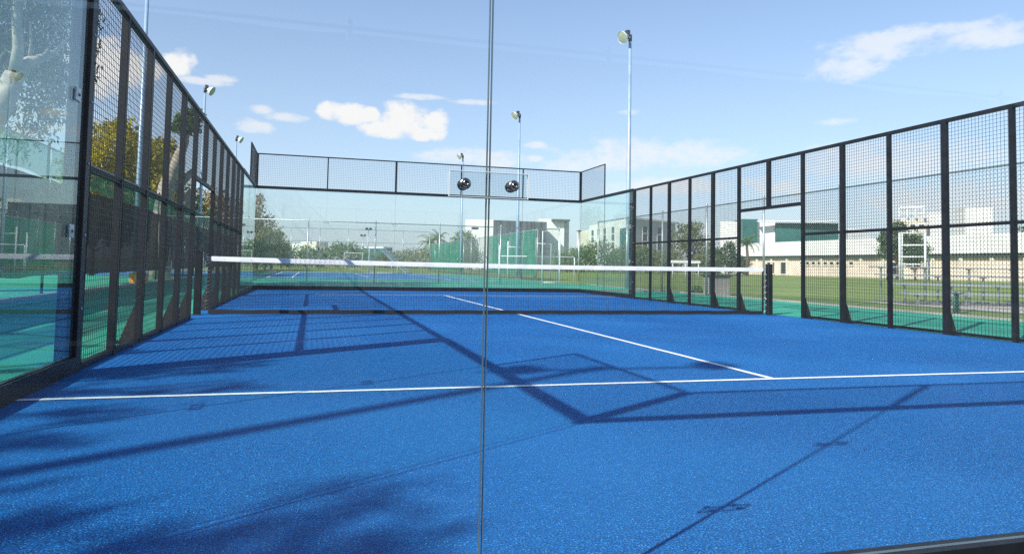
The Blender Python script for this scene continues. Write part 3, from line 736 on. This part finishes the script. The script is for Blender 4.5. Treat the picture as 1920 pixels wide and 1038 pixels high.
# ------------------------------------------------------------------ buildings
def facade(root, A, B, z0, h, th, mat, name='wall', back=None):
    """upright block from ground point A to B, depth th away from the camera"""
    A, B = V((A.x, A.y, 0)), V((B.x, B.y, 0)); d = (B-A).normalized(); n = V((-d.y, d.x, 0))
    if n.dot(A-CAM) < 0: n = -n
    mb = MB(); mb.poly([(A.x, A.y, z0), (B.x, B.y, z0), (B.x+n.x*th, B.y+n.y*th, z0), (A.x+n.x*th, A.y+n.y*th, z0)], (0, 0, h-z0))
    return mb.build(name, mat, root)
def win(root, A, B, u0, u1, z0, z1, frame='white_wall', glass='window_glass', inset=.12, bars=0):
    """window between fractions u0..u1 of the facade A-B: frame proud of the wall, pane set back in it"""
    A, B = V((A.x, A.y, 0)), V((B.x, B.y, 0)); d = (B-A).normalized(); n = V((-d.y, d.x, 0))
    if n.dot(A-CAM) < 0: n = -n
    P, Q = A.lerp(B, u0), A.lerp(B, u1); up = V((0,0,1)); w = .22; o = -n*.14
    mb = MB(); g = V((0,0,0))
    for a, c in (((P, z0), (Q, z0)), ((P, z1), (Q, z1))): mb.bar(a[0]+up*a[1]+o*.5, c[0]+up*c[1]+o*.5, .14, w)
    for a in (P, Q): mb.bar(a+up*(z0+w/2)+o*.5, a+up*(z1-w/2)+o*.5, .13, w, up=n)
    f = mb.build('window', frame, root)
    mb = MB(); e = d*w/2; p, q_ = P+e, Q-e
    mb.poly([p+up*(z0+w/2)-n*.004, q_+up*(z0+w/2)-n*.004, q_+up*(z0+w/2)-n*.05, p+up*(z0+w/2)-n*.05], (0, 0, z1-z0-w)); mb.build('glass', glass, f)
# white and slate sports hall
d0 = 128
root = thing('sports_hall', far(960, d0+3), 'white building with a dark slate front, behind the green windscreen', 'building')
H = hgt(923, 412.5, d0)
facade(root, far(871, d0+1), far(923.5, d0), 0, H+.05, 12, 'white_wall')
facade(root, far(924, d0), far(1024, d0+2.5), 0, H, 12, 'slate_cladding', 'slate_front')
facade(root, far(1010, d0+6.6), far(1057, d0+7), 0, hgt(1024, 410.5, d0+7), 12, 'white_wall', 'end_wall')
facade(root, far(1034, d0+5.5), far(1068, d0+6), hgt(1050, 414.0, d0+6), hgt(1050, 411, d0+6), 6, 'dark_trim', 'roof_slab')
facade(root, far(1057.5, d0+9), far(1066, d0+9.1), 0, hgt(1050, 415, d0+9), 5, 'grey_wall', 'side_wing')
A, B = far(924, d0), far(1024, d0+2.5)
for u in (.12, .3, .5, .7, .88):   # vertical cladding joints
    P = A.lerp(B, u); mb = MB(); mb.box((P.x-.04, P.y-.10, 3.0), (P.x+.04, P.y-.02, H-.1)); mb.build('cladding_joint', 'dark_metal', root)
win(root, A, B, .40, .62, 0.3, 3.2, 'dark_trim')
# office block
root = thing('office_block', far(1180, 300), 'pale multi storey office block with rows of small square windows', 'building')
A, B = far(1104, 352), far(1186, 290); H = hgt(1186, 408.5, 290)
mb = MB(); C_ = far(1266, 318); mb.poly([(A.x, A.y, 0), (B.x, B.y, 0), (C_.x, C_.y, 0), (C_.x-6, C_.y+30, 0), (A.x+6, A.y+12, 0)], (0, 0, H-.6)); mb.build('wall', 'white_wall', root)
B2, C2 = far(1187, 290.2), far(1266, 318)
B2, C2 = far(1188, 290.0), far(1266, 317.5); facade(root, B2, C2, 0, H-.7, .3, 'grey_wall', 'grey_wing')
facade(root, far(1081, 372), far(1104, 353), 0, hgt(1095, 432, 360), 16, 'cream_wall', 'low_wing')
mb = MB(); mb.poly([(A.x, A.y, H-.59), (B.x, B.y-.8, H-.59), (C_.x+.8, C_.y-.6, H-.59), (C_.x-6, C_.y+30, H-.59), (A.x+6, A.y+12, H-.59)], (0, 0, .8)); mb.build('parapet', 'white_wall', root)
for zr in (431, 445, 460):
    z = hgt(1150, zr, 315); 
    for u in (.10, .25, .41, .60): win(root, A, B, u-.035, u+.035, z-1.5, z+1.5)
    for u in (.25, .60, .88): win(root, B2, C2, u-.06, u+.06, z-2.1, z+.9)
dvec = (B-A); P = A.lerp(B, .76); Q = A.lerp(B, .975); n = V((-dvec.y, dvec.x, 0)).normalized(); n = n if n.dot(A-CAM) > 0 else -n
mb = MB(); mb.poly([P-n*.003, Q-n*.003, Q-n*.4, P-n*.4], (0, 0, hgt(1170, 427, 298))); mb.build('stair_tower', 'teal_cladding', root)
# white and dark green hall behind the grandstand
root = thing('green_hall', far(1470, 175), 'white hall with big dark green panels behind the long grandstand roof', 'building')
dd = 172
facade(root, far(1350, dd), far(1391, dd), 0, hgt(1370, 415, dd), 14, 'white_wall')
facade(root, far(1392, dd-2), far(1421, dd-1), 0, hgt(1405, 411.5, dd), 12, 'teal_cladding', 'green_tower')
facade(root, far(1421.5, dd), far(1454, dd), 0, hgt(1438, 413, dd), 14, 'white_wall')
facade(root, far(1454.5, dd-1), far(1572, dd+2), 0, hgt(1500, 418, dd), 14, 'teal_cladding', 'green_front')
facade(root, far(1420, dd-3), far(1576, dd), hgt(1500, 416.8, dd), hgt(1500, 414.6, dd), 1.5, 'white_steel', 'eaves')
# long grandstand: white roof band, dark soffit, beige wall with pillars
A, B = far(1388, 158), far(2050, 108)
root = thing('grandstand', A.lerp(B, .5), 'long low grandstand with a white roof band above a beige wall', 'grandstand')
dv = (B-A).normalized(); nn = V((-dv.y, dv.x, 0)); nn = nn if nn.dot(A-CAM) > 0 else -nn
zt, zb, zs = 6.4, 3.75, 3.25
facade(root, A, B, 0, zs, 8, 'beige_wall')
facade(root, A-nn*.8-dv*1, B-nn*.8+dv*1, zb, zt, 12, 'white_wall', 'roof_band')
facade(root, A-nn*.5, B-nn*.5, zs+.01, zb-.01, 9, 'dark_trim', 'soffit')
L = (B-A).length
for k in range(15):
    P = A+dv*(L*(k+.3)/15)-nn*.35; mb = MB(); mb.poly([P-dv*.25, P+dv*.25, P+dv*.25+nn*.33, P-dv*.25+nn*.33], (0, 0, zs)); mb.build('pillar', 'cream_wall', root)
for k in (.13, .19, .56):
    win(root, A, B, k, k+.035, .2, 2.6, 'cream_wall', 'dark_opening')
for k in range(9): win(root, A, B, .27+.022*k, .285+.022*k, 2.0, 2.7, 'cream_wall', 'dark_opening')
# pale blocks beyond the grandstand
def tower(px0, px1, d, py, label, mat, rows=0):
    A, B = far(px0, d), far(px1, d*1.01); root = thing('tower_block', A, label, 'building'); h = hgt((px0+px1)/2, py, d)
    facade(root, A, B, 0, h, 12, mat); facade(root, A.lerp(B, -.01), B.lerp(A, -.01), h+.01, h+.5, 12.4, 'white_wall', 'parapet')
    for k in range(rows):
        for u in (.18, .5, .82): win(root, A, B, u-.1, u+.1, h-3.4*(k+1)-.2, h-3.4*(k+1)+1.5)
    return root
tower(1811, 1862, 300, 391, 'tall white windowless tower block above the grandstand roof at right', 'white_wall')
r = tower(1686, 1738, 330, 411, 'cream building with a balcony frame above the clipped trees', 'cream_wall', 1)
A, B = far(1688, 330), far(1734, 331); h0, h1 = hgt(1710, 410, 330), hgt(1710, 388, 330)
mb = MB()
for u in (0, .33, .66, 1): P = A.lerp(B, u); mb.bar((P.x, P.y, h0+.6), (P.x, P.y, h1), .7)
mb.bar((A.x, A.y, h1), (B.x, B.y, h1), .9); mb.bar((A.x, A.y, (h0+h1)/2), (B.x, B.y, (h0+h1)/2), .5); mb.build('roof_frame', 'white_steel', r)
tower(1742, 1776, 340, 400, 'slim white tower block just left of the thick right fence post', 'white_wall')
tower(1590, 1632, 320, 431, 'low pale blue grey block above the grandstand roof', 'grey_wall')
tower(592, 614, 320, 455, 'small cream building between two bushes near the horizon', 'cream_wall', 1)
tower(574, 592, 330, 459, 'small white building on the horizon left of the cream one', 'white_wall')
tower(718, 735, 260, 465, 'tiny teal building on the horizon behind the goal frames', 'teal_cladding')
# left background hall seen through the near glass
root = thing('storage_hall', far(-60, 60), 'pale low hall behind the windscreen at the left picture edge', 'building')
facade(root, far(-200, 52), far(52, 56), 0, 4.6, 8, 'white_wall'); facade(root, far(-205, 51), far(56, 55), 4.62, 5.1, 9, 'dark_trim', 'roof')

# ------------------------------------------------------------------ sports equipment and small things
def tubes(root, name, segs, r, mat, n=8):
    mb = MB()
    for s in segs: mb.tube(s, r, n)
    return mb.build(name, mat, root)
def goal(px, py, d, w, h, depth, ang, label):
    p = far(px, d); root = thing('football_goal', p, label, 'goal', 'white goal frames'); c, s = math.cos(ang), math.sin(ang)
    T = lambda u, v, z: V((p.x+c*u-s*v, p.y+s*u+c*v, z))
    tubes(root, 'front_frame', [[T(0,0,0), T(0,0,h), T(w,0,h), T(w,0,0)]], .05, 'white_steel')
    tubes(root, 'back_frame', [[T(0,0,h), T(0,depth*.25,h), T(0,depth,.05), T(w,depth,.05), T(w,depth*.25,h), T(w,0,h)], [T(0,0,.05), T(0,depth,.05)], [T(w,0,.05), T(w,depth,.05)], [T(0,depth*.6,h*.5), T(0,depth*.6,.05)], [T(w,depth*.6,h*.5), T(w,depth*.6,.05)]], .03, 'white_steel')
    mb = MB(); n = 12
    for k in range(n+1):
        u = w*k/n; mb.tube([T(u,.02,h), T(u,depth*.25,h), T(u,depth,.05)], .006, 4, caps=False)
    for j in range(1, 8):
        t = j/8; mb.bar(T(0,depth*(.25+.75*t),h*(1-t)), T(w,depth*(.25+.75*t),h*(1-t)), .012, caps=False)
    mb.build('net', 'mesh_net', root)
goal(645, 505, 92, 2.25, 2.05, 1.2, -.10, 'small white goal seen face on above the net tape')
goal(692, 512, 58, .95, 2.0, 3.4, -1.15, 'white goal seen from the side with a sloping back frame')
# tall white practice frames near the far right corner of the fence
for px, d, w, h, lab in ((1017, 31, .76, 2.35, 'white metal gate frame standing on the kerb behind the far glass'),):
    p = far(px, d); root = thing('gate_frame', p, lab, 'gate frame')
    tubes(root, 'frame', [[p, p+V((0,0,h)), p+V((w,-.1,h)), p+V((w,-.1,0))]], .035, 'white_steel'); tubes(root, 'cross_bar', [[p+V((0,0,.12)), p+V((w,-.1,.12))]], .025, 'white_steel')
for px, py, d, arm, lab in ((936, 460, 44, .0, 'plain white pole leftmost of four before the green windscreen'), (952, 452, 45, .85, 'white pole with short arm, second from left before the green windscreen'),
                       (977, 450, 46, .95, 'white pole with short arm, third from left before the green windscreen'), (1004, 446, 47, 1.1, 'white pole with short arm, rightmost before the green windscreen')):
    p = far(px, d); h = hgt(px, py, d); root = thing('practice_pole', p, lab, 'pole', 'white poles before the green windscreen')
    tubes(root, 'pole', [[p, p+V((0,0,h))]], .045, 'white_steel')
    if arm: tubes(root, 'arm', [[p+V((.04,0,h-.35)), p+V((arm*.9,-.2,h-.38)), p+V((arm*.9,-.2,.02))]], .03, 'white_steel')
p, q2 = far(937, 43.5), far(1077, 43.5)
root = thing('hand_rail', p, 'long low white horizontal rail across the green windscreen', 'rail')
z = hgt(1000, 481, 43.5); tubes(root, 'rail', [[(p.x, p.y, z), (q2.x, q2.y, z+.02)]], .03, 'white_steel'); tubes(root, 'post', [[(p.x, p.y, 0), (p.x, p.y, z-.03)], [(q2.x, q2.y, 0), (q2.x, q2.y, z-.01)]], .03, 'white_steel')
# lamp with two dark heads behind the far right side glass
p = far(1085, 42); root = thing('post_lamp', p, 'slim grey post with a dark saucer lamp behind the far right glass', 'street lamp'); z = hgt(1085, 434, 42)
tubes(root, 'pole', [[p, p+V((0,0,z))]], .05, 'galvanised')
mb = MB(); mb.lathe((p.x, p.y, z), (0,0,1), [(0, .05), (.02, .16), (.05, .15), (.08, .06), (.09, 0)], 16); mb.build('lamp_head', 'dark_metal', root)
# camera box on the fence rail
p = V((3.45, FY_B-.05, 2.45)); root = thing('security_camera', p, 'small dark camera box clamped to the rail behind the left steel stud', 'camera')
mb = MB(); mb.box((p.x-.02, p.y-.06, p.z-.04), (p.x+.24, p.y+.04, p.z+.06)); mb.build('housing', 'dark_metal', root)
mb = MB(); mb.lathe((p.x+.24, p.y-.01, p.z+.01), (1,0,0), [(0, .04), (.05, .04), (.05, 0)], 12); mb.build('lens_hood', 'dark_rubber', root)
# white canopy shelter on the field
p = far(1258, 62); q2 = far(1313, 62); root = thing('canopy_shelter', p, 'low white roofed canopy shelter on thin posts far across the grass', 'shelter'); z = hgt(1285, 493, 62)
dv = (q2-p); nn = V((-dv.y, dv.x, 0)).normalized(); nn = nn if nn.dot(p-CAM) > 0 else -nn
mb = MB(); mb.poly([p+V((0,0,z)), q2+V((0,0,z)), q2+nn*1.6+V((0,0,z)), p+nn*1.6+V((0,0,z))], (0, 0, .22)); mb.build('roof', 'white_steel', root)
for u in (.06, .5, .94):
    for k in (.1, 1.5): P = p+dv*u+nn*k; tubes(root, 'post', [[(P.x, P.y, 0), (P.x, P.y, z)]], .05, 'white_steel')
mb = MB(); P, Q = p+dv*.08+nn*1.0, q2-dv*.08+nn*1.0; mb.bar((P.x, P.y, .42), (Q.x, Q.y, .42), .35, .05); mb.build('bench', 'aluminium', root)
# concrete plinth by the fence
p = V((9.35, 18.9, 0)); root = thing('plinth', p, 'pinkish concrete plinth with a dark cap, standing behind the right fence', 'plinth')
mb = MB(); mb.rbox((p.x-.33, p.y-.30, .0), (p.x+.33, p.y+.30, .60), .03); mb.build('block', 'concrete', root)
mb = MB(); mb.rbox((p.x-.38, p.y-.35, .602), (p.x+.38, p.y+.35, .66), .03); mb.build('cap', 'dark_metal', root)
mb = MB(); mb.tube([(p.x+.05, p.y, .66), (p.x+.05, p.y, .80), (p.x-.08, p.y-.02, .83)], .02, 8); mb.build('spout', 'galvanised', root)
leafp = V((9.35, 20.1, 0)); root = thing('weed_clump', leafp, 'bright green weed clump at the kerb beside the plinth', 'weeds')
leaf_cloud('leaves', [(V((9.35, 20.0, .10)), .16), (V((9.4, 20.3, .12)), .18), (V((9.3, 19.7, .08)), .12)], 500, .12, 'leaf_green', root, 44)
# white metal frame before the clipped trees
D = 92; root = thing('metal_frame', far(1687, D), 'tall white metal ladder like frame before the clipped trees', 'frame')
q = lambda px, py, dd=0: ondist(px, py, D+dd)
tubes(root, 'post', [[far(1687, D), q(1687, 436)], [far(1735, D), q(1735, 436)]], .14, 'white_steel')
tubes(root, 'rear_post', [[far(1692, D+2), q(1692, 438, 2)], [far(1741, D+2), q(1741, 486, 2)]], .09, 'white_steel')
for py in (437, 459.5, 481.5, 495.5): tubes(root, 'cross_bar', [[q(1687.5, py), q(1734.5, py)]], .10, 'white_steel')
tubes(root, 'brace', [[q(1735, 486), q(1742, 486, 2), far(1742, D+2, .1)]], .08, 'white_steel')
# aluminium bleachers
C0 = far(1692, 21.5); dirx = V((_r.x, _r.y, 0)).normalized(); nn = V((-dirx.y, dirx.x, 0)); nn = nn if nn.dot(C0-CAM) > 0 else -nn
root = thing('bleacher', C0, 'open aluminium bleacher with plank seats on the grass behind the right fence', 'bleacher')
W = 4.6
for k in range(4):
    z = .28+.24*k; o = nn*(.62*k)
    a = C0+dirx*(.1+.0*k)+o; c = a+dirx*W
    mb = MB(); mb.bar((a.x, a.y, z), (c.x, c.y, z), .24, .035); mb.build('seat_plank', 'aluminium', root)
    if k:
        a2 = C0+nn*(.62*k-.30)+dirx*.1; c2 = a2+dirx*W; mb = MB(); mb.bar((a2.x, a2.y, z-.22), (c2.x, c2.y, z-.22), .22, .03); mb.build('foot_plank', 'aluminium', root)
for j in range(4):
    b0 = C0+dirx*(.4+j*1.28); mb = MB()
    mb.bar((b0.x, b0.y, .04), b0+nn*2.2+V((0,0,.04)), .04, .04)
    for k in range(4): P = b0+nn*(.62*k); mb.bar((P.x, P.y, .08), (P.x, P.y, .26+.24*k), .035); mb.bar(P-nn*.13+V((0,0,.25+.24*k)), P+nn*.13+V((0,0,.25+.24*k)), .05, .03)
    mb.build('support_frame', 'galvanised', root)
# drinking fountain post with round dish
p = far(1792, 17.6); root = thing('drinking_fountain', p, 'small pale fountain post with a round bowl just behind the right chain fence', 'fountain')
mb = MB(); mb.tube([p, p+V((0,0,.32)), p+V((.05,.03,.42))], [.07, .055, .05], 10); mb.build('pedestal', 'green_mesh_paint', root)
mb = MB(); mb.lathe(p+V((.05,.03,.40)), (0,0,1), [(0, .03), (.02, .14), (.06, .17), (.065, .15), (.03, .05), (.03, 0)], 16); mb.build('bowl', 'galvanised', root)
# white hurdles along the left windscreen
for x, y, lab in ((-8.25, 15.2, 'white metal hurdle seen through the near left glass'), (-8.45, 26.4, 'white metal hurdle seen through the second left mesh panel'), (-8.4, 34.5, 'farthest white hurdle, beside the left gate opening')):
    root = thing('hurdle', (x, y, 0), lab, 'hurdle', 'white hurdles by the left windscreen')
    for s in (-.3, .3): tubes(root, 'leg', [[(x+s*.35, y+s, 0), (x+s*.35, y+s, .78)]], .022, 'white_steel')
    for z in (.30, .52): tubes(root, 'cross_bar', [[(x-.105, y-.3, z), (x+.105, y+.3, z)]], .018, 'white_steel')
# orange crate
x, y = -8.75, 23.6; root = thing('plastic_crate', (x, y, 0), 'small orange plastic crate under the charcoal windscreen', 'crate'); mb = MB()
for s in (-1, 1):
    mb.box((x-.24, y+s*.17-.012, .03), (x+.24, y+s*.17+.012, .36)); mb.box((x+s*.228-.012, y-.157, .03), (x+s*.228+.012, y+.157, .36))
mb.box((x-.216, y-.158, .02), (x+.216, y+.158, .045)); mb.build('body', 'orange_plastic', root)
mb = MB()
for z in (.12, .22, .30): mb.box((x-.256, y-.186, z), (x+.256, y-.183, z+.02))
mb.build('rib', 'orange_plastic', root)

# ------------------------------------------------------------------ light and sky
SUN = V((-1.037, -.705, 1.0)).normalized()
el = math.asin(SUN.z); az = math.atan2(SUN.x, SUN.y)
sl = bpy.data.lights.new('sun', 'SUN'); sl.energy = 3.6; sl.angle = math.radians(.53); sl.color = (1, .955, .89)
so = bpy.data.objects.new('sun', sl); COL.objects.link(so); so.rotation_euler = (-SUN).to_track_quat('-Z', 'Y').to_euler(); so.location = (0, 0, 40)
w = bpy.data.worlds.new('World'); S.world = w; w.use_nodes = True; nt = w.node_tree
bg = nt.nodes['Background']; sky = nt.nodes.new('ShaderNodeTexSky'); sky.sky_type = 'NISHITA'; sky.sun_disc = False
sky.sun_elevation = el; sky.sun_rotation = az % (2*math.pi); sky.altitude = 300; sky.air_density = 1.0; sky.dust_density = .5; sky.ozone_density = 2.5
tc = nt.nodes.new('ShaderNodeTexCoord'); sp = nt.nodes.new('ShaderNodeSeparateXYZ'); nt.links.new(tc.outputs['Generated'], sp.inputs[0])
def mth(op, a, b=None, c=None, clamp=False):
    n = nt.nodes.new('ShaderNodeMath'); n.operation = op; n.use_clamp = clamp
    for i, v in enumerate((a, b, c)):
        if v is None: continue
        if hasattr(v, 'is_linked'): nt.links.new(v, n.inputs[i])
        else: n.inputs[i].default_value = v
    return n.outputs[0]
AZ = mth('ARCTAN2', sp.outputs[0], sp.outputs[1]); EL = mth('ARCSINE', sp.outputs[2])
def blobs(lst):
    out = None
    for px, py, rx, ry in lst:
        d = ray(px, py).normalized(); a, e = math.atan2(d.x, d.y), math.asin(d.z)
        u = mth('MULTIPLY', mth('SUBTRACT', AZ, a), F/rx*math.cos(e)); v = mth('MULTIPLY', mth('SUBTRACT', EL, e), F/ry)
        q_ = mth('SUBTRACT', 1., mth('MULTIPLY_ADD', u, u, mth('MULTIPLY', v, v)))
        out = q_ if out is None else mth('MAXIMUM', out, q_)
    return mth('MAXIMUM', out, -2.)
def noise(scale, detail, zs=1.):
    mp = nt.nodes.new('ShaderNodeMapping'); mp.inputs['Scale'].default_value = (1, 1, zs); nt.links.new(tc.outputs['Generated'], mp.inputs[0])
    n = nt.nodes.new('ShaderNodeTexNoise'); n.inputs['Scale'].default_value = scale; n.inputs['Detail'].default_value = detail; n.inputs['Roughness'].default_value = .6
    nt.links.new(mp.outputs[0], n.inputs['Vector']); return n.outputs['Fac']
def step(v, lo, hi, top):
    n = nt.nodes.new('ShaderNodeMapRange'); n.interpolation_type = 'SMOOTHSTEP'; nt.links.new(v, n.inputs[0])
    for i, k in enumerate((lo, hi, 0., top)): n.inputs[i+1].default_value = k
    return n.outputs[0]
dense = blobs([(648,212,60,22),(612,208,22,20),(690,214,26,16),(748,212,34,28),(765,224,56,36),(815,234,34,30),(722,244,52,18),(335,118,30,27),(250,125,50,26),(196,130,70,52),(800,250,40,16)])
thin = blobs([(490,206,24,9),(538,220,40,9),(476,238,34,13),(375,152,50,8),(412,147,30,8),(855,292,90,18),(935,300,70,18),(1005,272,26,8),(1002,297,22,8),(1180,210,24,7),(1180,292,150,34),(1300,288,120,26),
    (1650,300,190,40),(1465,352,60,18),(1420,340,40,12),(1590,128,70,26),(1640,92,80,30),(1720,66,150,18),(1850,66,130,20),(885,192,50,6),(790,182,50,6),(1570,228,40,8),(1250,350,120,20),(1800,380,160,40),(1060,310,60,16),(830,460,60,30),
    (2200,200,200,80),(2500,100,300,60),(-300,150,300,70),(-700,60,260,60)])
m1 = step(mth('MULTIPLY_ADD', mth('SUBTRACT', noise(34, 8, 1.3), .5), 2.6, dense), .02, .85, .97)
m2 = step(mth('MULTIPLY_ADD', mth('SUBTRACT', noise(55, 8, 1.8), .5), 2.0, mth('MULTIPLY_ADD', mth('SUBTRACT', noise(15, 8, 2.4), .5), 2.2, thin)), -.15, 1.25, .66)
mask = mth('MAXIMUM', m1, m2)
mx = nt.nodes.new('ShaderNodeMix'); mx.data_type = 'RGBA'
hz = nt.nodes.new('ShaderNodeMix'); hz.data_type = 'RGBA'
nt.links.new(mth('MULTIPLY', mth('EXPONENT', mth('MULTIPLY', mth('MAXIMUM', EL, 0.), -4.5)), .85), hz.inputs[0]); nt.links.new(sky.outputs[0], hz.inputs[6]); hz.inputs[7].default_value = (3.15, 3.65, 4.5, 1)
nt.links.new(mask, mx.inputs[0]); nt.links.new(hz.outputs[2], mx.inputs[6]); mx.inputs[7].default_value = (5.2, 5.1, 5.1, 1)
nt.links.new(mx.outputs[2], bg.inputs['Color']); bg.inputs['Strength'].default_value = .105

S.view_settings.view_transform = 'Standard'; S.view_settings.look = 'None'; S.view_settings.exposure = .9; S.view_settings.gamma = 1
S.render.engine = 'CYCLES'
c = S.cycles; c.max_bounces = 10; c.transparent_max_bounces = 32; c.glossy_bounces = 4; c.diffuse_bounces = 3; c.transmission_bounces = 4
c.use_denoising = False; c.denoiser = 'OPENIMAGEDENOISE'; c.denoising_input_passes = 'RGB_ALBEDO_NORMAL'; c.denoising_prefilter = 'ACCURATE'; c.caustics_reflective = False; c.caustics_refractive = False; c.sample_clamp_indirect = 6
